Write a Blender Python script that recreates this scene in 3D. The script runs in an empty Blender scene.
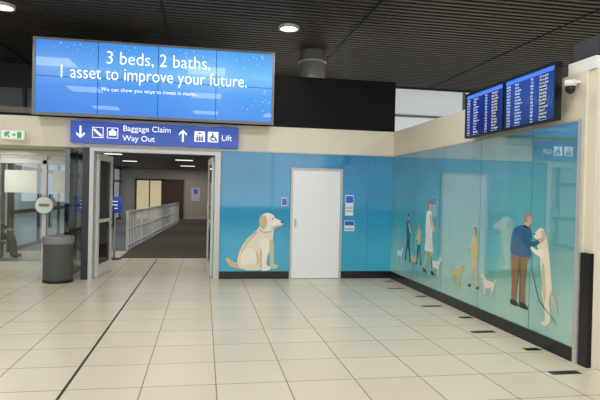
import bpy, bmesh, math, random
from mathutils import Vector, Matrix
from mathutils.geometry import tessellate_polygon
random.seed(4)
S = bpy.context.scene
S.view_settings.view_transform = 'Standard'
S.view_settings.look = 'None'

# ------------------------------------------------------------ materials
def lin(c):
    return tuple(((x/255)/12.92 if x/255 <= .04045 else ((x/255+.055)/1.055)**2.4) for x in c)+(1,)
def mat(name, rgb, rough=.6, metal=0, coat=0, spec=.5, noise=.04, nscale=6, emit=None, estr=0):
    m = bpy.data.materials.new(name); m.use_nodes = True
    n = m.node_tree.nodes; l = m.node_tree.links; b = n['Principled BSDF']
    c = lin(rgb)
    b.inputs['Roughness'].default_value = rough
    b.inputs['Metallic'].default_value = metal
    b.inputs['Coat Weight'].default_value = coat
    b.inputs['Coat Roughness'].default_value = .02
    b.inputs['Specular IOR Level'].default_value = spec
    tc = n.new('ShaderNodeTexCoord'); nz = n.new('ShaderNodeTexNoise'); nz.inputs['Scale'].default_value = nscale
    mx = n.new('ShaderNodeMix'); mx.data_type = 'RGBA'
    mx.inputs['A'].default_value = tuple(x*(1-noise) for x in c[:3])+(1,)
    mx.inputs['B'].default_value = tuple(min(1, x*(1+noise)) for x in c[:3])+(1,)
    l.new(tc.outputs['Object'], nz.inputs['Vector']); l.new(nz.outputs['Fac'], mx.inputs['Factor'])
    l.new(mx.outputs['Result'], b.inputs['Base Color'])
    if emit:
        b.inputs['Emission Color'].default_value = lin(emit); b.inputs['Emission Strength'].default_value = estr
    return m
def ramp_mat(name, stops, axis='Z', lo=0, hi=1, rough=.5, coat=0, emis=0, axis2=None, lo2=0, hi2=1, rgb2=(255,255,255), amt2=0, coatior=1.5, glassy=0, grough=.015):
    m = bpy.data.materials.new(name); m.use_nodes = True
    n = m.node_tree.nodes; l = m.node_tree.links; b = n['Principled BSDF']
    tc = n.new('ShaderNodeTexCoord'); sp = n.new('ShaderNodeSeparateXYZ'); l.new(tc.outputs['Object'], sp.inputs[0])
    mr = n.new('ShaderNodeMapRange'); mr.inputs[1].default_value = lo; mr.inputs[2].default_value = hi
    src = sp.outputs[axis]
    if glassy:   # soft hazy landscape variation in the print
        nz = n.new('ShaderNodeTexNoise'); nz.inputs['Scale'].default_value = .9; nz.inputs['Detail'].default_value = 3
        l.new(tc.outputs['Object'], nz.inputs['Vector'])
        ma = n.new('ShaderNodeMath'); ma.operation = 'MULTIPLY_ADD'; ma.inputs[1].default_value = 1.6
        sb = n.new('ShaderNodeMath'); sb.operation = 'SUBTRACT'; sb.inputs[1].default_value = .8
        l.new(nz.outputs['Fac'], ma.inputs[0]); l.new(src, ma.inputs[2]); l.new(ma.outputs[0], sb.inputs[0]); src = sb.outputs[0]
    l.new(src, mr.inputs[0])
    r = n.new('ShaderNodeValToRGB'); l.new(mr.outputs[0], r.inputs[0])
    e = r.color_ramp.elements
    while len(e) < len(stops): e.new(.5)
    for i, (p, c) in enumerate(stops): e[i].position = p; e[i].color = lin(c)
    out = r.outputs[0]
    if axis2:
        m2 = n.new('ShaderNodeMapRange'); m2.inputs[1].default_value = lo2; m2.inputs[2].default_value = hi2; m2.inputs[4].default_value = amt2
        l.new(sp.outputs[axis2], m2.inputs[0])
        mx = n.new('ShaderNodeMix'); mx.data_type = 'RGBA'; l.new(m2.outputs[0], mx.inputs['Factor'])
        l.new(out, mx.inputs['A']); mx.inputs['B'].default_value = lin(rgb2); out = mx.outputs['Result']
    b.inputs['Roughness'].default_value = rough; b.inputs['Coat Weight'].default_value = coat
    b.inputs['Coat Roughness'].default_value = .01; b.inputs['Coat IOR'].default_value = coatior
    if emis:
        b.inputs['Base Color'].default_value = (.01, .01, .02, 1)
        l.new(out, b.inputs['Emission Color']); b.inputs['Emission Strength'].default_value = emis
    else: l.new(out, b.inputs['Base Color'])
    if glassy:   # back-printed polished glass: Fresnel reflection over the print
        fr = n.new('ShaderNodeFresnel'); fr.inputs['IOR'].default_value = glassy
        g = n.new('ShaderNodeBsdfGlossy'); g.inputs['Roughness'].default_value = grough
        x = n.new('ShaderNodeMixShader'); l.new(fr.outputs[0], x.inputs[0]); l.new(b.outputs[0], x.inputs[1]); l.new(g.outputs[0], x.inputs[2])
        l.new(x.outputs[0], n['Material Output'].inputs[0])
    return m
def glass_mat(name, tint, refl=.12):
    m = bpy.data.materials.new(name); m.use_nodes = True
    n = m.node_tree.nodes; l = m.node_tree.links; n.remove(n['Principled BSDF'])
    t = n.new('ShaderNodeBsdfTransparent'); t.inputs[0].default_value = lin(tint)
    g = n.new('ShaderNodeBsdfGlossy'); g.inputs['Roughness'].default_value = .02
    lw = n.new('ShaderNodeLayerWeight'); lw.inputs[0].default_value = .25
    mt = n.new('ShaderNodeMath'); mt.operation = 'ADD'; mt.inputs[1].default_value = refl*.5; mt.use_clamp = True
    l.new(lw.outputs['Fresnel'], mt.inputs[0])
    x = n.new('ShaderNodeMixShader'); l.new(mt.outputs[0], x.inputs[0]); l.new(t.outputs[0], x.inputs[1]); l.new(g.outputs[0], x.inputs[2])
    l.new(x.outputs[0], n['Material Output'].inputs[0]); return m
def tile_mat(name):
    m = bpy.data.materials.new(name); m.use_nodes = True
    n = m.node_tree.nodes; l = m.node_tree.links; b = n['Principled BSDF']
    tc = n.new('ShaderNodeTexCoord'); mp = n.new('ShaderNodeMapping'); mp.inputs['Location'].default_value = (1.07, .25, 0)
    br = n.new('ShaderNodeTexBrick'); br.offset = 0; br.squash = 1
    br.inputs['Scale'].default_value = 1; br.inputs['Brick Width'].default_value = .6; br.inputs['Row Height'].default_value = .6
    br.inputs['Mortar Size'].default_value = .005; br.inputs['Mortar Smooth'].default_value = .1
    br.inputs['Color1'].default_value = lin((228, 219, 196)); br.inputs['Color2'].default_value = lin((222, 212, 188))
    br.inputs['Mortar'].default_value = lin((140, 129, 108))
    l.new(tc.outputs['Object'], mp.inputs[0]); l.new(mp.outputs[0], br.inputs['Vector'])
    nz = n.new('ShaderNodeTexNoise'); nz.inputs['Scale'].default_value = .8; l.new(tc.outputs['Object'], nz.inputs['Vector'])
    mx = n.new('ShaderNodeMix'); mx.data_type = 'RGBA'; mx.blend_type = 'MULTIPLY'; mx.inputs['Factor'].default_value = .06
    l.new(br.outputs['Color'], mx.inputs['A']); l.new(nz.outputs['Color'], mx.inputs['B'])
    l.new(mx.outputs['Result'], b.inputs['Base Color'])
    b.inputs['Roughness'].default_value = .27; b.inputs['Specular IOR Level'].default_value = .45
    return m

M = {}
M['tile'] = tile_mat('floor_tile')
M['cream'] = mat('cream_paint', (228, 221, 202), .55)
M['white'] = mat('white_paint', (236, 237, 236), .35)
M['offwhite'] = mat('door_white', (244, 246, 250), .35, noise=.01)
M['black'] = mat('black_panel', (9, 9, 10), .6, spec=.2)
M['base'] = mat('black_skirting', (14, 15, 18), .3)
M['slat'] = mat('ceiling_slat', (60, 56, 51), .6)
M['void'] = mat('ceiling_void', (18, 17, 16), .9)
M['alu'] = mat('aluminium', (196, 196, 194), .35, .3)
M['steel'] = mat('duct_steel', (200, 196, 190), .32, .45)
M['dkgrey'] = mat('dark_grey', (44, 45, 48), .5)
M['bin'] = mat('bin_grey', (84, 84, 84), .45)
M['grey'] = mat('mid_grey', (128, 130, 130), .5)
M['carpet'] = mat('dark_carpet', (90, 80, 74), .95, noise=.25, nscale=60)
M['brown'] = mat('brown_frame', (92, 64, 52), .5)
M['corrwall'] = mat('corridor_wall', (196, 189, 176), .6)
M['glass'] = glass_mat('clear_glass', (228, 236, 234))
M['frost'] = mat('frosted_film', (228, 234, 230), .6)
M['signblue'] = mat('sign_blue', (18, 66, 165), .35, coat=.3, emit=(18, 70, 175), estr=.4)
M['joint'] = mat('panel_joint', (20, 96, 150), .4)
M['signwhite'] = mat('sign_white', (245, 245, 245), .4, emit=(255, 255, 255), estr=.55)
M['exit'] = mat('exit_green', (70, 150, 105), .4, emit=(70, 170, 110), estr=.35)
M['exitwhite'] = mat('exit_white', (225, 240, 228), .4, emit=(225, 240, 228), estr=.25)
M['lamp'] = mat('lamp_glow', (255, 250, 240), .4, emit=(255, 250, 240), estr=4)
M['striplamp'] = mat('strip_lamp', (255, 250, 240), .4, emit=(255, 250, 240), estr=1.2)
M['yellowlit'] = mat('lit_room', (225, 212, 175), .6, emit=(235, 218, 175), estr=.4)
M['winlit'] = mat('lit_glazing', (215, 222, 226), .6, emit=(205, 214, 220), estr=.45)
M['corrwin'] = mat('daylit_glazing', (140, 158, 172), .4, emit=(150, 168, 180), estr=.35)
M['mural'] = ramp_mat('mural_blue_print', [(0, (44, 178, 212)), (.4, (14, 156, 202)), (1, (4, 128, 182))], 'Z', .1, 2.4, .5, 0, glassy=1.6, grough=.05)
M['mural2'] = ramp_mat('mural_teal_print_and_reflection', [(0, (170, 222, 204)), (.4, (84, 184, 198)), (1, (10, 128, 172))], 'Z', .1, 2.4, .5, 0,
                       axis2='Y', lo2=9.8, hi2=5, rgb2=(140, 200, 180), amt2=.35, glassy=3.4)  # print's own gradient, with part of the glass reflection painted into its colours
M['vid'] = ramp_mat('video_screen', [(0, (48, 138, 234)), (.35, (68, 156, 242)), (.62, (116, 194, 250)), (1, (70, 156, 240))], 'Z', 2.9, 4.2, .3, .3, emis=1.0,
                    axis2='X', lo2=.2, hi2=-2.8, rgb2=(30, 104, 218), amt2=.5)
M['txt'] = mat('screen_text', (255, 255, 255), .4, emit=(255, 255, 255), estr=1.1)
M['board'] = ramp_mat('flight_board', [(0, (12, 32, 110)), (1, (24, 62, 170))], 'Z', 2.4, 3.0, .2, .5, emis=.7)
M['btxt'] = mat('board_text', (200, 215, 240), .4, emit=(190, 210, 245), estr=.8)
M['bytxt'] = mat('board_text_yellow', (220, 215, 150), .4, emit=(215, 215, 170), estr=.7)

# ------------------------------------------------------------ helpers
def link(o, parent=None):
    S.collection.objects.link(o)
    if parent: o.parent = parent
    return o
def empty(name):
    e = bpy.data.objects.new(name, None); e.empty_display_size = .1; return link(e)
def meshobj(name, bm, m, parent=None, smooth=False):
    me = bpy.data.meshes.new(name); bm.to_mesh(me); bm.free()
    for mm in (m if isinstance(m, list) else [m]): me.materials.append(mm)
    if smooth:
        for p in me.polygons: p.use_smooth = True
    return link(bpy.data.objects.new(name, me), parent)
def addbox(bm, lo, hi, mi=0):
    vs = [bm.verts.new((x, y, z)) for x in (lo[0], hi[0]) for y in (lo[1], hi[1]) for z in (lo[2], hi[2])]
    for f in ((0,1,3,2),(4,6,7,5),(0,4,5,1),(2,3,7,6),(0,2,6,4),(1,5,7,3)):
        fc = bm.faces.new([vs[i] for i in f]); fc.material_index = mi
def box(name, lo, hi, m, parent=None, bevel=0):
    bm = bmesh.new(); addbox(bm, lo, hi)
    bmesh.ops.recalc_face_normals(bm, faces=bm.faces)
    if bevel: bmesh.ops.bevel(bm, geom=bm.edges[:], offset=bevel, segments=2, affect='EDGES')
    return meshobj(name, bm, m, parent)
def boxes(name, lst, m, parent=None):
    bm = bmesh.new()
    for b in lst: addbox(bm, b[0], b[1], b[2] if len(b) > 2 else 0)
    bmesh.ops.recalc_face_normals(bm, faces=bm.faces)
    return meshobj(name, bm, m, parent)
def lathe(name, prof, c, m, parent=None, seg=40, caps=True):
    bm = bmesh.new(); rings = []
    for r, z in prof:
        rings.append([bm.verts.new((c[0]+r*math.cos(2*math.pi*i/seg), c[1]+r*math.sin(2*math.pi*i/seg), c[2]+z)) for i in range(seg)])
    for a, b in zip(rings, rings[1:]):
        for i in range(seg): bm.faces.new((a[i], a[(i+1) % seg], b[(i+1) % seg], b[i]))
    if caps: bm.faces.new(rings[0][::-1]); bm.faces.new(rings[-1])
    o = meshobj(name, bm, m, parent, True)
    for p in o.data.polygons:
        if len(p.vertices) > 4: p.use_smooth = False
    return o
def text(name, s, loc, size, m, wall='back', parent=None, align='LEFT', sx=1, ls=1, bold=0):
    c = bpy.data.curves.new(name, 'FONT'); c.body = s; c.size = size; c.align_x = align; c.space_line = ls; c.offset = bold
    c.resolution_u = 3
    o = bpy.data.objects.new(name, c); S.collection.objects.link(o)
    bpy.context.view_layer.update()
    me = bpy.data.meshes.new_from_object(o.evaluated_get(bpy.context.evaluated_depsgraph_get()))
    bpy.data.objects.remove(o)
    rz = 0 if wall == 'back' else -math.pi/2
    me.transform(Matrix.Translation(loc) @ Matrix.Rotation(rz, 4, 'Z') @ Matrix.Rotation(math.pi/2, 4, 'X') @ Matrix.Diagonal((sx, 1, 1, 1)))
    me.materials.clear(); me.materials.append(m)
    for p in me.polygons: p.material_index = 0
    return link(bpy.data.objects.new(name, me), parent)
def smooth2(pts, n=4):
    out = []; k = len(pts)
    for i in range(k):
        p0, p1, p2, p3 = [Vector(pts[(i+j-1) % k]) for j in range(4)]
        for q in range(n):
            t = q/n
            out.append(.5*((2*p1)+(p2-p0)*t+(2*p0-5*p1+4*p2-p3)*t*t+(3*p1-p0-3*p2+p3)*t**3))
    return out
def print_(name, pts, m, fn, parent, layer=0, sm=True):
    """flat printed shape; fn maps artwork coords + layer height to the wall"""
    P = smooth2(pts) if sm else [Vector(p) for p in pts]
    tri = tessellate_polygon([[Vector((p.x, p.y, 0)) for p in P]])
    bm = bmesh.new(); vs = [bm.verts.new(fn(p.x, p.y, layer)) for p in P]
    for t in tri:
        try: bm.faces.new([vs[i] for i in t])
        except ValueError: pass
    return meshobj(name, bm, m, parent)
def ell(cx, cy, rx, ry, n=14):
    return [(cx+rx*math.cos(2*math.pi*i/n), cy+ry*math.sin(2*math.pi*i/n)) for i in range(n)]

YB, XR = 10.17, 3.66       # back wall plane, right wall plane
# ------------------------------------------------------------ shell
box('floor', (-10, -8, -.12), (13, 36, 0), M['tile'])
box('floor_expansion_joint', (-1.082, 0, 0), (-1.058, 13.2, .002), M['dkgrey'])
inl = []
for i in range(8):
    y = 4.5+.75*i
    w = .15 if i % 2 == 0 else .09
    xx = 3.34 if i % 2 == 0 else 3.5
    inl.append(((xx-w, y-.045, 0), (xx+w, y+.045, .002)))
boxes('floor_marker_tiles', inl, M['base'])
boxes('ceiling', [((-10, -8, 4.72), (13, 14.2, 4.8))], M['void'])
sl = []
y = -7.9
while y < 14:
    sl.append(((-10, y, 4.6), (13, y+.075, 4.68))); y += .15
boxes('ceiling_slats', sl, M['slat'])
boxes('ceiling_track', [((x, -8, 4.585), (x+.035, 14, 4.6)) for x in (-7.2, -4.2, -.75, 2.6, 6.0, 9.2)], M['black'])
box('ceiling_bulkhead', (-10, 14.0, 4.5), (13, 14.2, 4.72), M['dkgrey'])
box('ceiling_bulkhead_left', (-10, 14.0, 3.95), (3.5, 14.2, 4.5), M['dkgrey'])

# back wall
box('wall_back', (0.30, YB, 0), (XR, YB+.16, 2.88), M['cream'])
box('wall_back_header', (-6.5, YB, 2.36), (.30, YB+.16, 2.88), M['cream'])
box('wall_back_upper_panel', (1.0, YB+.02, 2.88), (XR+.02, YB+.16, 3.86), M['black'])
box('wall_back_upper_support', (-2.9, YB+.02, 2.88), (1.0, YB+.16, 3.86), M['black'])
boxes('mural_back', [((.30, YB-.014, .14), (1.615, YB-.002, 2.39)), ((2.635, YB-.014, .14), (XR, YB-.002, 2.39)), ((1.615, YB-.014, 2.12), (2.635, YB-.002, 2.39))], M['mural'])
boxes('mural_panel_joints', [((x, YB-.0155, .14), (x+.005, YB-.014, 2.39)) for x in (3.15,)], M['joint'])
boxes('baseboard_back', [((.30, YB-.03, 0), (1.615, YB, .14)), ((2.635, YB-.03, 0), (XR-.03, YB, .14))], M['base'])
box('trim_back', (.30, YB-.025, 2.39), (XR-.01, YB, 2.41), M['alu'])
# right wall
box('wall_right', (XR, 4.72, 0), (XR+.18, YB, 2.88), M['cream'])
box('mural_right', (XR-.014, 4.80, .14), (XR-.002, YB-.016, 2.39), M['mural2'])
boxes('mural_joints', [((XR-.0155, y, .14), (XR-.014, y+.006, 2.39)) for y in (9.0, 7.85, 6.7, 5.55)], M['joint'])
box('baseboard_right', (XR-.03, 4.80, 0), (XR, YB-.03, .14), M['base'])
box('trim_right', (XR-.022, 4.80, 2.39), (XR, YB-.03, 2.405), M['alu'])
box('trim_2', (XR-.025, 4.74, 0), (XR, 4.80, 2.41), M['alu'])
# end column
e = empty('wall_end_column')
box('column_face', (XR+.02, 4.60, 0), (3.82, 4.719, 2.88), M['cream'], e)
box('column_strip', (XR-.02, 4.595, 0), (3.69, 4.719, 1.1), M['base'], e)
box('column_head', (XR+.0, 4.60, 2.881), (4.3, 5.0, 3.0), M['white'], e)
box('column_cap', (XR+.04, 4.62, 3.0), (4.2, 4.98, 3.2), M['dkgrey'], e)
e = empty('side_door')
box('door_leaf', (3.85, 4.62, .02), (4.8, 4.68, 2.3), M['dkgrey'], e)
box('door_frame', (3.821, 4.61, 0), (3.85, 4.70, 2.36), M['base'], e)
box('door_header', (3.85, 4.61, 2.3), (4.8, 4.70, 2.88), M['cream'], e)
box('wall_left', (-10.2, -8, 0), (-10, 36, 4.8), M['corrwall'])
box('wall_far_right', (13, -8, 0), (13.2, 36, 4.8), M['corrwall'])
box('wall_far', (-10, 36, 0), (13, 36.2, 4.8), M['corrwall'])
# clerestory seen beyond the right wall
e = empty('upper_glazing')
box('glazing_panel', (3.6, 13.8, 2.4), (10, 13.86, 4.5), M['winlit'], e)
boxes('glazing_bars', [((x, 13.74, 2.4), (x+.06, 13.8, 4.5)) for x in (4.6, 6.9)]+[((3.6, 13.74, 3.75), (10, 13.8, 3.81))], M['grey'], e)
# window wall behind the viewer
box('wall_front', (6.4, -8.1, 0), (13, -7.95, 4.7), M['cream'])
box('wall_front_dado', (-10, -8.1, 0), (6.4, -7.95, .85), M['grey'])
e = empty('window_1')
fr = []
for i in range(7): fr.append(((-10+2.7*i, -8.08, .85), (-9.94+2.7*i, -7.97, 4.7)))
for z in (.85, 4.5): fr.append(((-10, -8.08, z), (6.4, -7.97, z+.07)))
boxes('window_frame', fr, M['grey'], e)

# ------------------------------------------------------------ white service door
d = empty('door_1')
boxes('door_frame', [((1.62, YB-.05, 0), (1.655, YB-.003, 2.11)), ((2.595, YB-.05, 0), (2.63, YB-.003, 2.11)), ((1.655, YB-.05, 2.075), (2.595, YB-.003, 2.11))], M['alu'], d)
box('door_leaf', (1.66, YB-.04, .01), (2.59, YB-.003, 2.07), M['offwhite'], d, .003)
box('lock_plate', (1.70, YB-.048, .98), (1.74, YB-.04, 1.14), M['alu'], d)
lathe('handle_rose', [(.02, 0), (.02, .02)], (1.72, YB-.055, 1.04), M['alu'], d, 16)
def notice(name, x0, x1, z0, z1, bands):
    n = empty(name); box('board', (x0, YB-.022, z0), (x1, YB-.0145, z1), M['white'], n)
    for i, (a, b, mm) in enumerate(bands):
        box('print_%d' % i, (x0+.01, YB-.024, z0+(z1-z0)*a), (x1-.01, YB-.022, z0+(z1-z0)*b), mm, n)
notice('wall_notice', 2.70, 2.86, 1.22, 1.62, [(.62, .95, M['signblue']), (.2, .24, M['grey']), (.35, .39, M['grey'])])
notice('wall_notice', 2.69, 2.89, .92, 1.12, [(.55, .95, M['signblue']), (.15, .25, M['grey'])])
notice('door_notice', 1.45, 1.56, 1.38, 1.54, [(.1, .9, M['signblue'])])

# ------------------------------------------------------------ video wall
v = empty('video_wall')
x0, x1, z0, z1, yf = -2.87, 1.185, 2.92, 4.16, 9.87
box('housing', (x0-.03, yf+.01, z0-.02), (x1+.03, YB+.01, z1+.03), M['dkgrey'], v)
boxes('bezel', [((x0-.045, yf-.02, z0-.05), (x1+.045, yf+.01, z0)), ((x0-.045, yf-.02, z1), (x1+.045, yf+.01, z1+.035)),
                ((x0-.045, yf-.02, z0), (x0, yf+.01, z1)), ((x1, yf-.02, z0), (x1+.04, yf+.01, z1))], M['grey'], v)
box('display', (x0, yf, z0), (x1, yf+.01, z1), M['vid'], v)
W = (x1-x0)/4
boxes('display_seams', [((x0+W*i-.005, yf-.002, z0), (x0+W*i+.005, yf, z1)) for i in (1, 2, 3)]+[((x0, yf-.002, (z0+z1)/2-.005), (x1, yf, (z0+z1)/2+.005))], mat('seam', (20, 60, 150), .5), v)
cx = -.87
text('headline_1', '3 beds, 2 baths,', (cx+.04, yf-.004, 3.81), .32, M['txt'], parent=v, align='CENTER', sx=.90, bold=-.003)
text('headline_2', '1 asset to improve your future.', (cx-.02, yf-.004, 3.53), .32, M['txt'], parent=v, align='CENTER', sx=.80, bold=-.003)
text('subline', 'We can show you ways to invest in more...', (cx-.1, yf-.004, 3.33), .095, M['txt'], parent=v, align='CENTER', bold=-.001)
bm = bmesh.new()
for i in range(90):
    xx = x0+.05+random.random()*(x1-x0-.1)
    zz = z1-.04-abs(random.gauss(0, .10))
    if i % 3 == 0: xx = x1-.04-abs(random.gauss(0, .3)); zz = z0+.15+random.random()*1.0
    s = random.uniform(.003, .008)
    if x0+.02 < xx < x1-.02 and z0 < zz < z1:
        q = [bm.verts.new((xx+dx*s, yf-.003, zz+dz*s)) for dx, dz in ((-1, -1), (1, -1), (1, 1), (-1, 1))]
        bm.faces.new(q)
meshobj('artwork_dots', bm, mat('dots', (170, 215, 250), .5, emit=(170, 215, 250), estr=.8), v)

# ------------------------------------------------------------ wayfinding sign
s = empty('wayfinding_sign')
sx0, sx1, sz0, sz1, sy = -2.33, .60, 2.43, 2.815, 10.03
box('sign_box', (sx0, sy, sz0), (sx1, YB-.001, sz1), M['signblue'], s, .006)
def arrow(px, pz, h, d):
    p = [(px-.016, pz-d*h/2), (px+.016, pz-d*h/2), (px+.016, pz+d*h*.25), (px+.07, pz+d*h*.02), (px+.07, pz+d*h*.2), (px, pz+d*h/2), (px-.07, pz+d*h*.2), (px-.07, pz+d*h*.02), (px-.016, pz+d*h*.25)]
    print_('arrow', p, M['signwhite'], lambda a, b, L: (a, sy-.003-L*.001, b), s, sm=False)
zc = (sz0+sz1)/2
def icon(px, kind, sc=.9):
    w = .105*sc
    box('icon_tile', (px-w, sy-.004, zc-w), (px+w, sy-.001, zc+w), M['signwhite'], s)
    f = lambda a, b, L: (px+a*sc, sy-.006-L*.001, zc+b*sc)
    if kind in ('esc', 'case'):
        print_('field', [(-.092, -.092), (.092, -.092), (.092, .092), (-.092, .092)], M['signblue'], f, s, sm=False)
    if kind == 'case':
        print_('g', [(-.07, -.05), (.07, -.05), (.07, .04), (.03, .04), (.03, .07), (-.03, .07), (-.03, .04), (-.07, .04)], M['signwhite'], f, s, 1, sm=False)
    elif kind == 'esc':
        print_('g', [(-.08, .07), (-.05, .07), (.08, -.05), (.08, -.075), (.04, -.075), (-.08, .04)], M['signwhite'], f, s, 1, sm=False)
    elif kind == 'lift':
        for k in (-.05, 0, .05):
            print_('g', ell(k, .01, .016, .016), M['signblue'], f, s)
            print_('g', [(k-.02, -.09), (k+.02, -.09), (k+.02, -.01), (k-.02, -.01)], M['signblue'], f, s, sm=False)
        print_('g', [(-.05, .05), (.05, .05), (0, .09)], M['signblue'], f, s, sm=False)
    elif kind == 'wc':
        print_('g', ell(-.01, .075, .018, .018), M['signblue'], f, s)
        print_('g', ell(0, -.03, .06, .06), M['signblue'], f, s)
        print_('g', ell(.01, -.025, .04, .04), M['signwhite'], f, s, 1)
        print_('g', [(-.03, .05), (.01, .05), (.01, .0), (.06, -.01), (.09, -.08), (.06, -.09), (.03, -.03), (-.03, -.02)], M['signblue'], f, s, 2, sm=False)
arrow(sx0+.17, zc, .22, -1)
icon(sx0+.46, 'esc'); icon(sx0+.71, 'case')
text('label_1', 'Baggage Claim', (sx0+.88, sy-.004, zc+.045), .145, M['signwhite'], parent=s)
text('label_2', 'Way Out', (sx0+.88, sy-.004, zc-.13), .145, M['signwhite'], parent=s)
arrow(sx1-1.0, zc, .22, 1)
icon(sx1-.70, 'lift'); icon(sx1-.46, 'wc')
text('label_3', 'Lift', (sx1-.31, sy-.004, zc-.06), .15, M['signwhite'], parent=s)

# ------------------------------------------------------------ entrance doorway
e = empty('doorway_frame')
boxes('frame', [((-2.02, YB-.03, 0), (-1.95, YB+.19, 2.36)), ((.19, YB-.03, 0), (.295, YB+.19, 2.36)), ((-1.95, YB-.03, 2.30), (.19, YB+.19, 2.36))], M['alu'], e)
box('dark_post', (-2.14, YB-.03, 0), (-2.02, YB+.17, 2.36), M['base'], e)
def leaf(name, x, ang):
    d = empty(name)
    L, t = .95, .045
    boxes('stiles', [((0, -t/2, .01), (.09, t/2, 2.28)), ((L-.09, -t/2, .01), (L, t/2, 2.28)), ((.09, -t/2, .01), (L-.09, t/2, .22)), ((.09, -t/2, 2.16), (L-.09, t/2, 2.28)), ((.09, -t/2, 1.0), (L-.09, t/2, 1.06))], M['white'], d)
    box('pane', (.09, -.006, .22), (L-.09, .006, 2.16), M['glass'], d)
    boxes('pull_handle', [((L-.07, -t/2-.05, .85), (L-.04, -t/2-.03, 1.3)), ((L-.065, -t/2-.03, .9), (L-.045, -t/2, .92)), ((L-.065, -t/2-.03, 1.23), (L-.045, -t/2, 1.25))], M['base'], d)
    d.location = (x, YB+.22, 0); d.rotation_euler = (0, 0, ang)
leaf('glass_door', -1.93, math.radians(84))
leaf('glass_door', .16, math.radians(94))

# corridor beyond
YE = 33.0
box('corridor_carpet', (-1.95, 13.4, 0), (.4, YE-.2, .012), M['carpet'])
box('corridor_carpet_side', (-4.7, 15.0, 0), (-1.95, YE-.2, .008), mat('grey_carpet', (112, 118, 128), .9))
box('corridor_wall_right', (.42, YB+.165, 0), (.58, YE+.1, 3.0), M['corrwall'])
box('corridor_ceiling', (-10, YB+.17, 2.95), (.6, 36, 3.05), mat('corridor_ceiling', (104, 97, 90), .7))
boxes('corridor_light_strip', [((-1.2, yy, 2.93), (-.5, yy+.3, 2.949)) for yy in (12.0, 15, 18.5, 23, 28)]+[((-3.6, yy, 2.93), (-3.0, yy+.3, 2.949)) for yy in (17, 20.5, 25)], M['striplamp'])
box('corridor_end_wall', (-7, YE, 0), (.41, YE+.1, 2.94), M['corrwall'])
e = empty('corridor_end_doors')
a = YE-.12; bb = YE-.04
box('lit_panel', (-3.9, a+.05, .02), (-2.5, bb, 2.25), M['yellowlit'], e)
box('dark_panel', (-2.3, a+.05, .02), (-1.3, bb, 2.25), M['brown'], e)
boxes('frames', [((-4.0, a, .02), (-3.9, bb, 2.35)), ((-2.5, a, .02), (-2.3, bb, 2.35)), ((-3.2, a, .02), (-3.14, a+.04, 2.25)), ((-4.0, a, 2.25), (-1.2, bb, 2.35)), ((-1.3, a, .02), (-1.2, bb, 2.25))], M['brown'], e)
e = empty('wall_poster')
box('poster_sheet', (-.75, YE-.03, 1.1), (-.25, YE-.001, 1.9), M['white'], e); box('poster_print', (-.62, YE-.04, 1.5), (-.38, YE-.03, 1.8), M['signblue'], e)
e = empty('window_2')
fr = []
for i in range(9): fr.append(((-4.85, 14.6+2.2*i, 0), (-4.72, 14.72+2.2*i, 2.94)))
for z in (0, .95, 2.1, 2.8): fr.append(((-4.84, 14.6, z), (-4.73, YE-.2, z+.1)))
boxes('window_frame', fr, M['brown'], e)
box('window_pane', (-4.79, 14.6, .1), (-4.78, YE-.2, 2.8), M['corrwin'], e)
# balustrade along the ramp
bl = empty('ramp_balustrade')
p0, p1 = Vector((-2.0, 15.0, 0)), Vector((-1.3, 28.7, 0))
N = 60; lst = []
for i in range(N+1):
    p = p0.lerp(p1, i/N); w = .03 if i % 10 == 0 else .012
    lst.append(((p.x-w, p.y-w, .012), (p.x+w, p.y+w, 1.0)))
boxes('balusters', lst, M['white'], bl)
for z, w, nm in ((1.0, .04, 'handrail'), (.12, .02, 'lower_rail'), (.55, .015, 'mid_rail')):
    bm = bmesh.new(); vs = [bm.verts.new((p.x+a, p.y, z+b)) for p in (p0, p1) for a, b in ((-w, 0), (w, 0), (w, w*1.6), (-w, w*1.6))]
    for f in ((0,1,2,3),(4,5,6,7),(0,1,5,4),(1,2,6,5),(2,3,7,6),(3,0,4,7)): bm.faces.new([vs[i] for i in f])
    bmesh.ops.recalc_face_normals(bm, faces=bm.faces); meshobj(nm, bm, M['white'], bl)
e = empty('information_stand')
lathe('base', [(.17, 0), (.17, .015), (.03, .03)], (-2.05, 13.2, 0), M['dkgrey'], e, 24)
lathe('post', [(.02, .02), (.02, 1.1)], (-2.05, 13.2, 0), M['alu'], e, 12)
box('sign_panel', (-2.21, 13.17, 1.08), (-1.89, 13.195, 1.46), M['signblue'], e)
boxes('sign_lines', [((-2.16, 13.162, z), (-1.98, 13.169, z+.02)) for z in (1.18, 1.26, 1.34)], M['signwhite'], e)

# ------------------------------------------------------------ left glazed entrance
e = empty('glazed_entrance')
YG = 12.0
fr = []
for x in (-5.4, -4.2, -3.30, -2.56): fr.append(((x, YG-.05, 0), (x+.08, YG+.05, 2.36)))
fr += [((-6.4, YG-.05, 2.12), (-2.48, YG+.05, 2.2)), ((-6.4, YG-.04, 0), (-2.48, YG+.04, .1)), ((-6.4, YG-.06, 2.3), (-2.48, YG+.06, 2.4))]
boxes('frame', fr, M['alu'], e)
box('transom', (-6.4, YG-.01, 2.2), (-2.48, YG+.01, 2.3), M['frost'], e)
box('panes', (-6.4, YG-.006, .1), (-2.48, YG+.006, 2.12), M['glass'], e)
boxes('frosted_film', [((-4.04, YG-.012, 1.52), (-3.42, YG-.007, 1.98)), ((-3.1, YG-.012, 1.52), (-2.6, YG-.007, 1.98))], M['frost'], e)
boxes('handles', [((-3.38, YG-.1, .8), (-3.35, YG-.07, 1.5)), ((-3.16, YG-.1, .8), (-3.13, YG-.07, 1.5))], M['base'], e)
box('return_wall', (-2.48, YB+.18, 0), (-2.40, YG+.05, 2.36), M['glass'], e)
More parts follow.
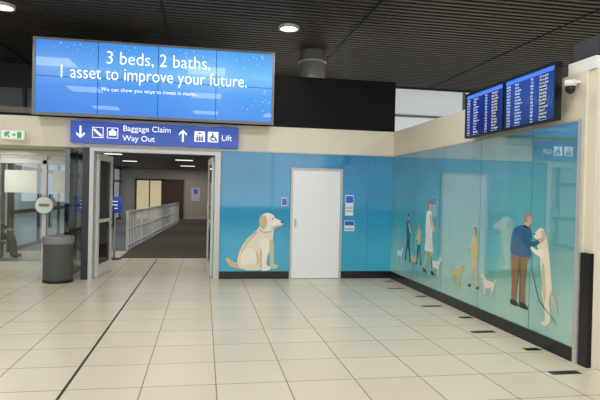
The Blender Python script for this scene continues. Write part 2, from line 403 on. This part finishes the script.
box('bay_soffit', (-6.5, YB+.165, 2.41), (-2.0, YG+.3, 2.5), M['cream'], e)
e = empty('door_sign_disc')
def disc(nm, rad, yy, th_, m, x=-3.24, z=1.27):
    bm = bmesh.new(); bmesh.ops.create_cone(bm, cap_ends=True, segments=32, radius1=rad, radius2=rad, depth=th_)
    bmesh.ops.rotate(bm, verts=bm.verts, matrix=Matrix.Rotation(math.pi/2, 3, 'X')); bmesh.ops.translate(bm, verts=bm.verts, vec=(x, yy, z)); meshobj(nm, bm, m, e)
disc('disc', .19, YG-.12, .02, M['grey']); disc('disc_face', .17, YG-.132, .01, M['frost'])
box('disc_band', (-3.34, YG-.142, 1.24), (-3.14, YG-.137, 1.30), M['grey'], e)
box('back_hall_wall', (-10, 19, 0), (-4.95, 19.1, 2.94), mat('hall_green', (128, 130, 120), .7))
boxes('back_hall_columns', [((-7.6, 15.5, 0), (-7.2, 15.9, 2.94)), ((-5.7, 17, 0), (-5.4, 17.3, 2.94))], M['white'])
# exit sign
e = empty('exit_sign')
box('case', (-3.41, 9.9, 2.43), (-3.03, 9.98, 2.59), M['white'], e, .005)
box('face', (-3.395, 9.893, 2.445), (-3.045, 9.9, 2.578), M['exitwhite'], e)
print_('running_man', [(-3.34, 2.46), (-3.31, 2.50), (-3.28, 2.46), (-3.26, 2.47), (-3.29, 2.52), (-3.26, 2.54), (-3.28, 2.57), (-3.33, 2.56), (-3.36, 2.53)], M['exit'], lambda a, b, L: (a, 9.89, b), e, sm=False)
print_('doorway_symbol', [(-3.15, 2.455), (-3.08, 2.455), (-3.08, 2.565), (-3.15, 2.565)], M['exit'], lambda a, b, L: (a, 9.89, b), e, sm=False)
print_('arrow_symbol', [(-3.23, 2.50), (-3.20, 2.50), (-3.20, 2.48), (-3.17, 2.512), (-3.20, 2.545), (-3.20, 2.525), (-3.23, 2.525)], M['exit'], lambda a, b, L: (a, 9.89, b), e, sm=False)
boxes('bracket', [((-3.3, 9.98, 2.48), (-3.26, YB-.001, 2.52)), ((-3.16, 9.98, 2.48), (-3.12, YB-.001, 2.52))], M['alu'], e)
# upper left clerestory
e = empty('clerestory')
box('panel', (-9.9, 13.6, 3.06), (-1.5, 13.7, 3.95), mat('clerestory_glazing', (110, 120, 130), .3), e)
boxes('bars', [((x, 13.5, 3.06), (x+.06, 13.59, 3.95)) for x in (-7, -5.6, -4.2, -2.8)]+[((-9.9, 13.5, 3.4), (-1.5, 13.59, 3.45))], M['base'], e)

# ------------------------------------------------------------ bin
b = empty('litter_bin')
c = (-2.47, 9.95, 0)
lathe('body', [(.235, 0), (.245, .02), (.245, .66), (.25, .68)], c, M['bin'], b)
lathe('rim', [(.255, .66), (.262, .68), (.262, .76), (.25, .79), (.17, .80), (.16, .78), (.16, .70)], c, M['grey'], b)
lathe('foot', [(.25, 0), (.25, .04), (.246, .05)], c, M['base'], b)
lathe('opening', [(.16, .70), (.16, .785)], c, M['base'], b)

# ------------------------------------------------------------ steel duct & downlights
e = empty('ventilation_duct')
lathe('duct', [(.27, 3.4), (.27, 4.6)], (2.17, 11.1, 0), M['steel'], e)
lathe('collar', [(.285, 4.36), (.285, 4.4)], (2.17, 11.1, 0), M['steel'], e)
for (x, y) in ((-3.3, 9.6), (1.43, 9.56)):
    e = empty('downlight')
    lathe('trim_ring', [(.15, 4.55), (.185, 4.55), (.185, 4.6)], (x, y, 0), M['alu'], e, caps=False)
    lathe('lens', [(.152, 4.556), (.152, 4.58)], (x, y, 0), M['lamp'], e)

# ------------------------------------------------------------ flight boards
def board(name, ya, yb):
    f = empty(name); X = 3.50
    box('housing', (X+.005, yb, 2.42), (X+.07, ya, 3.02), M['base'], f, .006)
    boxes('bezel', [((X-.01, yb, 2.42), (X+.005, ya, 2.445)), ((X-.01, yb, 2.995), (X+.005, ya, 3.02)), ((X-.01, yb, 2.445), (X+.005, yb+.02, 2.995)), ((X-.01, ya-.02, 2.445), (X+.005, ya, 2.995))], M['base'], f)
    box('screen', (X, yb+.02, 2.445), (X+.005, ya-.02, 2.995), M['board'], f)
    boxes('bracket', [((X+.07, (ya+yb)/2-.1, 2.55), (XR-.002, (ya+yb)/2+.1, 2.85))], M['base'], f)
    box('title_bar', (X-.002, yb+.03, 2.94), (X, ya-.03, 2.985), mat('title', (60, 110, 200), .4, emit=(70, 120, 210), estr=.6), f)
    cities = ['Sydney', 'Melbourne', 'Adelaide', 'Darwin', 'Perth', 'Cairns', 'Mackay', 'Canberra', 'Hobart', 'Emerald']
    A, B, C = [], [], []
    for i in range(14):
        A.append('%02d:%02d' % (6+i//2, random.randint(0, 59))); B.append(random.choice(cities)); C.append(random.choice(['Boarding', 'Closed', 'Departed', 'Go to gate']))
    text('times', '\n'.join(A), (X-.003, ya-.05, 2.905), .034, M['btxt'], 'right', f, ls=1.06)
    text('cities', '\n'.join(B), (X-.003, ya-.22, 2.905), .034, M['btxt'], 'right', f, ls=1.06)
    text('flights', '\n'.join('%d' % random.randint(400, 999) for _ in A), (X-.003, ya-.52, 2.905), .034, M['btxt'], 'right', f, ls=1.06)
    text('status', '\n'.join(C), (X-.003, ya-.68, 2.905), .034, M['bytxt'], 'right', f, ls=1.06)
board('flight_information_display', 6.89, 5.935)
board('flight_information_display', 5.92, 4.965)
e = empty('security_camera')
lathe('mount', [(.055, 2.74), (.055, 2.80)], (3.57, 4.84, 0), M['white'], e, 24)
lathe('dome', [(.05, 2.74), (.047, 2.71), (.036, 2.685), (.02, 2.67), (.005, 2.665)][::-1], (3.57, 4.84, 0), M['base'], e, 24)
box('arm', (3.57, 4.80, 2.77), (XR-.002, 4.88, 2.80), M['white'], e)

# ------------------------------------------------------------ mural artwork (flat prints)
def pm(n, c, r=.5): return mat(n, c, r, coat=.6, noise=.03)
P = dict(cream=pm('print_cream', (240, 230, 206)), tan=pm('print_tan', (214, 194, 156)), shade=pm('print_shade', (212, 196, 166)), lt=pm('print_light', (250, 244, 228)),
         blk=pm('print_black', (28, 26, 28)), navy=pm('print_navy', (36, 96, 145)), brown=pm('print_brown', (142, 112, 74)), skin=pm('print_skin', (218, 176, 146)),
         hair=pm('print_hair', (160, 145, 130)), white=pm('print_white', (235, 240, 238)), yellow=pm('print_yellow', (205, 195, 110)), teal=pm('print_teal', (32, 88, 118)))
lab = empty('labrador_mural_print')
def fb(a, b, L): return (.46+(a-228)*.0188, YB-.0165-L*.0005, 1.235-(b-212)*.0187)
print_('tail', [(240, 262), (234, 261), (229, 257), (226, 257), (227, 261), (232, 266), (241, 268)], P['tan'], fb, lab)
print_('body', [(261, 222), (257, 228), (252, 233), (246, 239), (241, 247), (238, 256), (238, 263), (242, 268), (254, 268), (262, 262), (268, 254), (272, 243), (273, 233), (273, 226), (268, 220)], P['cream'], fb, lab, 1)
print_('far_foreleg', [(268, 240), (273, 240), (274, 250), (274, 262), (278, 264), (278, 267), (271, 267), (270, 255)], P['shade'], fb, lab, 1.5)
print_('near_foreleg', [(260, 240), (268, 238), (269.5, 246), (267.5, 256), (267, 264), (271, 266), (270, 269), (261.5, 269), (261, 256)], P['lt'], fb, lab, 2)
print_('foreleg_shade', [(261, 246), (262, 256), (262, 268), (260.5, 268), (259.5, 256)], P['tan'], fb, lab, 2.5)
print_('haunch', [(243, 250), (250, 247), (256, 251), (258, 259), (255, 265), (247, 266), (241, 262)], P['lt'], fb, lab, 2)
print_('haunch_shade', [(255, 249), (259, 256), (258.5, 264), (256.5, 265), (257, 257)], P['tan'], fb, lab, 2.5)
print_('hind_foot', [(246, 264), (256, 263), (260, 265), (260, 269), (245, 269)], P['cream'], fb, lab, 3)
print_('back_shade', [(256, 230), (250, 236), (245, 243), (241, 252), (243, 250), (247, 243), (252, 237), (257, 232)], P['tan'], fb, lab, 2)
print_('head', [(259.5, 217), (262, 213), (267, 211.3), (272, 213), (274.5, 216.5), (279, 218.5), (282.3, 220.5), (281.8, 223.5), (277, 226), (272.5, 228), (266, 230), (260, 227)], P['lt'], fb, lab, 3)
print_('muzzle_shade', [(274, 224.5), (281, 223.3), (277, 226), (272.5, 228), (270, 228)], P['tan'], fb, lab, 4)
print_('ear', [(260, 214.5), (264, 214), (266.3, 218), (266, 224), (263, 228.5), (259.5, 225), (258.3, 219)], P['tan'], fb, lab, 4)
print_('nose', ell(281.3, 220.6, 1.2, 1.1), P['blk'], fb, lab, 5)
print_('eye', ell(272.2, 217.2, .8, .8), P['blk'], fb, lab, 5)
print_('collar', [(259.5, 228), (264, 230.5), (271, 229.3), (271.6, 230.6), (264, 232), (258.7, 229.3)], P['tan'], fb, lab, 5)
# man greeting a dog
man = empty('man_and_dog_mural_print')
def fm(a, b, L): return (XR-.0165-L*.0005, 5.685-(a-525)*.0200, 1.6-(b-200)*.01155)
print_('trousers', [(514, 252), (530, 252), (529, 266), (528, 286), (528, 304), (523, 304), (522.5, 288), (522, 270), (520.5, 285), (519, 304), (514, 304), (514, 285), (513, 266)], P['brown'], fm, man, 1)
print_('trouser_shade', [(521, 262), (523, 262), (523.3, 302), (522, 302), (522, 272), (520, 290)], pm('print_dkbrown', (104, 80, 52)), fm, man, 2)
print_('shoe_1', [(513.5, 303), (519, 303), (521.5, 306), (521.5, 308), (513.5, 308)], P['blk'], fm, man, 2)
print_('shoe_2', [(523, 303), (528, 303), (531, 306), (531, 308), (523, 308)], P['blk'], fm, man, 2)
print_('jacket', [(521, 226), (526, 225), (531, 228), (533, 234), (532, 243), (531, 256), (513.5, 256), (512, 246), (513, 236), (516, 229)], P['navy'], fm, man, 2)
print_('neck', [(526, 222), (530, 223), (530.5, 228), (525, 227)], P['skin'], fm, man, 2, False)
print_('arm', [(523, 230), (528, 231), (530, 239), (535, 240), (540, 237), (541, 240), (536, 244.5), (529, 245), (524, 239)], P['teal'], fm, man, 6)
print_('hand', [(539, 237), (543, 235), (544.5, 237), (543, 239.5), (541, 240.5)], P['skin'], fm, man, 7)
print_('head', ell(529, 219.5, 3.7, 6), P['skin'], fm, man, 3)
print_('nose', [(532, 217), (534, 220.5), (532.3, 221.5)], P['skin'], fm, man, 3, sm=False)
print_('eye', ell(530.8, 218.4, .35, .5, 8), P['blk'], fm, man, 5)
print_('ear', ell(527.6, 220.3, .7, 1.4, 8), P['brown'], fm, man, 5)
print_('hair', [(525, 221), (524.8, 216), (527, 212.5), (531, 213), (532, 215.5), (528.5, 216.5), (527.5, 221)], P['hair'], fm, man, 4)
print_('dog_body', [(541, 226), (545, 230), (547.5, 240), (549.5, 255), (551, 270), (552, 282), (550, 290), (551, 303), (551, 312), (547, 317), (543.5, 316), (546.5, 311), (546, 300), (543.5, 290), (543.5, 278), (541.5, 262), (540.5, 250), (538, 243), (540, 238), (536, 237), (534.8, 233), (537, 230)], P['cream'], fm, man, 3)
print_('dog_foreleg', [(542, 246), (545, 249), (543, 254), (537, 252), (532.5, 248), (533, 245), (538, 247.5)], P['lt'], fm, man, 5)
print_('dog_ear', [(542, 228), (545, 230), (545.5, 236), (543, 237), (542, 232)], P['tan'], fm, man, 5)
print_('dog_belly', [(543, 262), (545, 262), (547, 285), (546, 296), (544.5, 288)], P['tan'], fm, man, 5)
print_('dog_nose', ell(535.6, 232.6, .7, 1.1), P['blk'], fm, man, 5)
print_('dog_tail', [(551, 284), (554, 288), (556.5, 296), (557, 303), (555, 298), (552, 291)], P['tan'], fm, man, 3)
print_('leash', [(533, 250), (534, 270), (541, 296), (557, 312), (557, 311.4), (541.3, 295), (534.4, 269.5), (533.3, 250)], P['blk'], fm, man, 4, False)
def person(nm, y, zf, H, top, legs, hair, flip=1, skirt=False):
    p = empty(nm)
    f = lambda a, b, L: (XR-.0165-L*.0005, y-flip*a*H, zf+b*H)
    print_('legs', [(-.08, .52), (.09, .52), (.09, .36), (.15, .06), (.1, .04), (.02, .3), (-.02, .3), (-.11, .04), (-.17, .06), (-.08, .34)], legs, f, p, 1, False)
    print_('shoe_1', [(.09, .05), (.15, .05), (.2, .02), (.2, 0), (.1, 0)], P['blk'], f, p, 2, False)
    print_('shoe_2', [(-.17, .06), (-.1, .04), (-.06, .01), (-.07, 0), (-.17, .01)], P['blk'], f, p, 2, False)
    print_('torso', [(-.07, .85), (.06, .85), (.1, .76), (.1, .5), (-.09, .5), (-.11, .74)], top, f, p, 2)
    if skirt: print_('skirt', [(-.09, .55), (.1, .55), (.15, .3), (-.14, .3)], top, f, p, 2.5, False)
    print_('arm', [(.02, .82), (.08, .8), (.12, .7), (.2, .62), (.18, .58), (.08, .64), (.02, .74)], P['shade'], f, p, 3)
    print_('hand', ell(.2, .6, .022, .022), P['skin'], f, p, 3)
    print_('neck', [(-.02, .88), (.03, .88), (.03, .83), (-.02, .83)], P['skin'], f, p, 1, False)
    print_('head', ell(.01, .93, .048, .062), P['skin'], f, p, 3)
    print_('hair', [(-.045, .9), (-.045, .97), (0, 1.0), (.045, .98), (.04, .955), (0, .96), (-.01, .9)], hair, f, p, 4)
def pooch(nm, y, zf, Ln, col, sh, flip=1):
    p = empty(nm)
    f = lambda a, b, L: (XR-.0165-L*.0005, y-flip*a*Ln, zf+b*Ln)
    print_('body', [(-.56, .7), (-.5, .68), (-.42, .57), (-.1, .57), (.15, .58), (.26, .74), (.36, .8), (.43, .74), (.53, .7), (.53, .64), (.4, .6), (.33, .5), (.28, .36), (.27, .04), (.33, 0), (.2, 0), (.19, .28), (0, .27), (-.2, .33), (-.22, .2), (-.21, .04), (-.15, 0), (-.28, 0), (-.31, .18), (-.4, .36), (-.44, .52)], col, f, p, 1, False)
    print_('ear', [(.27, .76), (.34, .76), (.33, .6), (.27, .58)], sh, f, p, 2)
    print_('nose', ell(.52, .67, .02, .02, 8), P['blk'], f, p, 2)
    print_('far_legs', [(.12, .3), (.17, .3), (.14, 0), (.08, 0)], sh, f, p, 0, False)
person('woman_mural_print', 8.34, .36, 1.2, P['white'], P['yellow'], P['brown'], 1, True)
person('walker_mural_print', 9.25, .45, .85, P['teal'], P['blk'], P['blk'])
person('child_mural_print', 8.75, .45, .72, P['yellow'], P['navy'], P['hair'], -1)
person('stroller_mural_print', 6.82, .38, .84, P['yellow'], P['tan'], P['brown'], -1)
pooch('dog_mural_print', 8.05, .36, .42, P['white'], P['shade'])
pooch('dog_mural_print', 8.95, .36, .38, P['tan'], P['brown'])
pooch('dog_mural_print', 7.3, .34, .40, P['yellow'], P['tan'])
pooch('dog_mural_print', 6.45, .34, .36, P['cream'], P['tan'], -1)
pooch('dog_mural_print', 9.65, .40, .34, P['white'], P['shade'])

# ------------------------------------------------------------ seated traveller behind the left glass
tr = empty('seated_traveller')
def skin(nm, verts, edges, m, parent, root=0):
    me = bpy.data.meshes.new(nm); me.from_pydata([v[:3] for v in verts], edges, []); me.update()
    o = link(bpy.data.objects.new(nm, me)); me.materials.append(m)
    o.modifiers.new('s', 'SKIN'); sv = me.skin_vertices[0].data
    for i, v in enumerate(verts): sv[i].radius = (v[3], v[3] if len(v) < 5 else v[4]); sv[i].use_root = (i == root)
    o.modifiers.new('ss', 'SUBSURF').levels = 1; o.modifiers['ss'].render_levels = 2
    o.parent = parent; return o
ox, oy = -4.78, 13.3
V = [(ox, oy, .54, .15), (ox+.02, oy, .75, .15), (ox+.05, oy, .98, .17), (ox+.08, oy, 1.10, .08), (ox+.10, oy, 1.17, .055)]
E = [(0, 1), (1, 2), (2, 3), (3, 4)]
for sgn in (-1, 1):
    n = len(V); V += [(ox+.05, oy+sgn*.19, 1.0, .07), (ox+.12, oy+sgn*.22, .78, .055), (ox+.34, oy+sgn*.12, .68, .04)]
    E += [(2, n), (n, n+1), (n+1, n+2)]
skin('jacket', V, E, M['base'], tr)
V = [(ox, oy, .5, .13)]; E = []
for sgn in (-1, 1):
    n = len(V); V += [(ox+.05, oy+sgn*.1, .5, .1), (ox+.45, oy+sgn*.12, .5, .075), (ox+.5, oy+sgn*.12, .28, .055), (ox+.52, oy+sgn*.12, .08, .045), (ox+.66, oy+sgn*.13, .045, .04)]
    E += [(0, n), (n, n+1), (n+1, n+2), (n+2, n+3), (n+3, n+4)]
skin('trousers', V, E, M['base'], tr)
skin('head', [(ox+.10, oy, 1.15, .055), (ox+.12, oy, 1.24, .085), (ox+.13, oy, 1.32, .09), (ox+.12, oy, 1.39, .06)], [(0, 1), (1, 2), (2, 3)], P['skin'], tr)
skin('hair', [(ox+.08, oy, 1.28, .085), (ox+.09, oy, 1.36, .09), (ox+.11, oy, 1.41, .06)], [(0, 1), (1, 2)], P['blk'], tr)
for sgn in (-1, 1):
    hx, hy, hz = ox+.36, oy+sgn*.11, .67
    V = [(hx, hy, hz, .03), (hx+.06, hy, hz-.01, .032, .016)]; E = [(0, 1)]
    for k in range(4):
        n = len(V); a = (k-1.5)*.018
        V += [(hx+.09, hy+a, hz-.015, .009), (hx+.125-.006*abs(k-1), hy+a, hz-.035, .008)]; E += [(1, n), (n, n+1)]
    n = len(V); V += [(hx+.04, hy-sgn*.035, hz, .01), (hx+.075, hy-sgn*.045, hz-.01, .009)]; E += [(0, n), (n, n+1)]
    skin('hand', V, E, P['skin'], tr)
e = empty('waiting_bench')
boxes('bench', [((-5.4, 13.05, .32), (-4.5, 13.55, .36)), ((-5.3, 13.1, 0), (-5.25, 13.5, .32)), ((-4.6, 13.1, 0), (-4.55, 13.5, .32))], M['dkgrey'], e)

# ------------------------------------------------------------ lights
def area(name, loc, size, energy, col=(1, .965, .91), rot=(0, 0, 0), sy=None):
    l = bpy.data.lights.new(name, 'AREA'); l.energy = energy; l.color = col; l.size = size
    if sy: l.shape = 'RECTANGLE'; l.size_y = sy
    o = bpy.data.objects.new(name, l); o.location = loc; o.rotation_euler = rot; S.collection.objects.link(o)
for x in (-7, -3.5, 0, 2.6, 6.5):
    for y in (-4, -.5, 3, 6.4):
        area('ceiling_fill', (x, y, 4.55), .9, 45)  # added fill grid above and behind the view, no fixtures modelled
for (x, y) in ((-3.3, 9.6), (1.43, 9.56)):
    l = bpy.data.lights.new('downlight_lamp', 'SPOT'); l.energy = 80; l.spot_size = 1.9; l.spot_blend = .8; l.shadow_soft_size = .12; l.color = (1, .96, .9)
    o = bpy.data.objects.new('downlight_lamp', l); o.location = (x, y, 4.54); S.collection.objects.link(o)
for yy in (13.5, 19, 25, 31): area('corridor_lamp', (-.85, yy, 2.92), 1.8, 20, (1, .95, .88))
for yy in (18, 24, 30): area('corridor_lamp', (-3.3, yy, 2.92), 1.8, 26, (1, .97, .92))
area('bay_fill', (-4, 15, 2.9), 1, 40, (1, .95, .85))  # added light to brighten the area behind the glazed entrance
area('bay_fill', (-4, 11.2, 2.38), .6, 12, (1, .95, .85))  # added fill under the bay soffit, no fixture there
area('hall_fill', (-7, 16, 2.9), 1, 40, (1, .95, .85))  # added fill for the hall behind the left glass
area('side_hall_lamp', (7.5, 10, 4.5), 1.5, 90, (1, .97, .92))

w = bpy.data.worlds.new('World'); S.world = w; w.use_nodes = True
bg = w.node_tree.nodes['Background']; bg.inputs[0].default_value = (.87, .94, 1, 1); bg.inputs[1].default_value = 3.0

# ------------------------------------------------------------ camera
th, pt, ro = math.atan(96/540), math.radians(.54), .0225
f = Vector((math.sin(th)*math.cos(pt), math.cos(th)*math.cos(pt), -math.sin(pt)))
r = Vector((math.cos(th), -math.sin(th), 0)); u = r.cross(f)
r2 = r*math.cos(ro)+u*math.sin(ro); u2 = u*math.cos(ro)-r*math.sin(ro)
cam = bpy.data.cameras.new('camera'); cam.sensor_width = 36; cam.lens = 540/600*36; cam.clip_end = 200
co = bpy.data.objects.new('camera', cam); S.collection.objects.link(co)
mw = Matrix((r2, u2, -f)).transposed().to_4x4(); mw.translation = (0, 0, 1.6); co.matrix_world = mw
S.camera = co
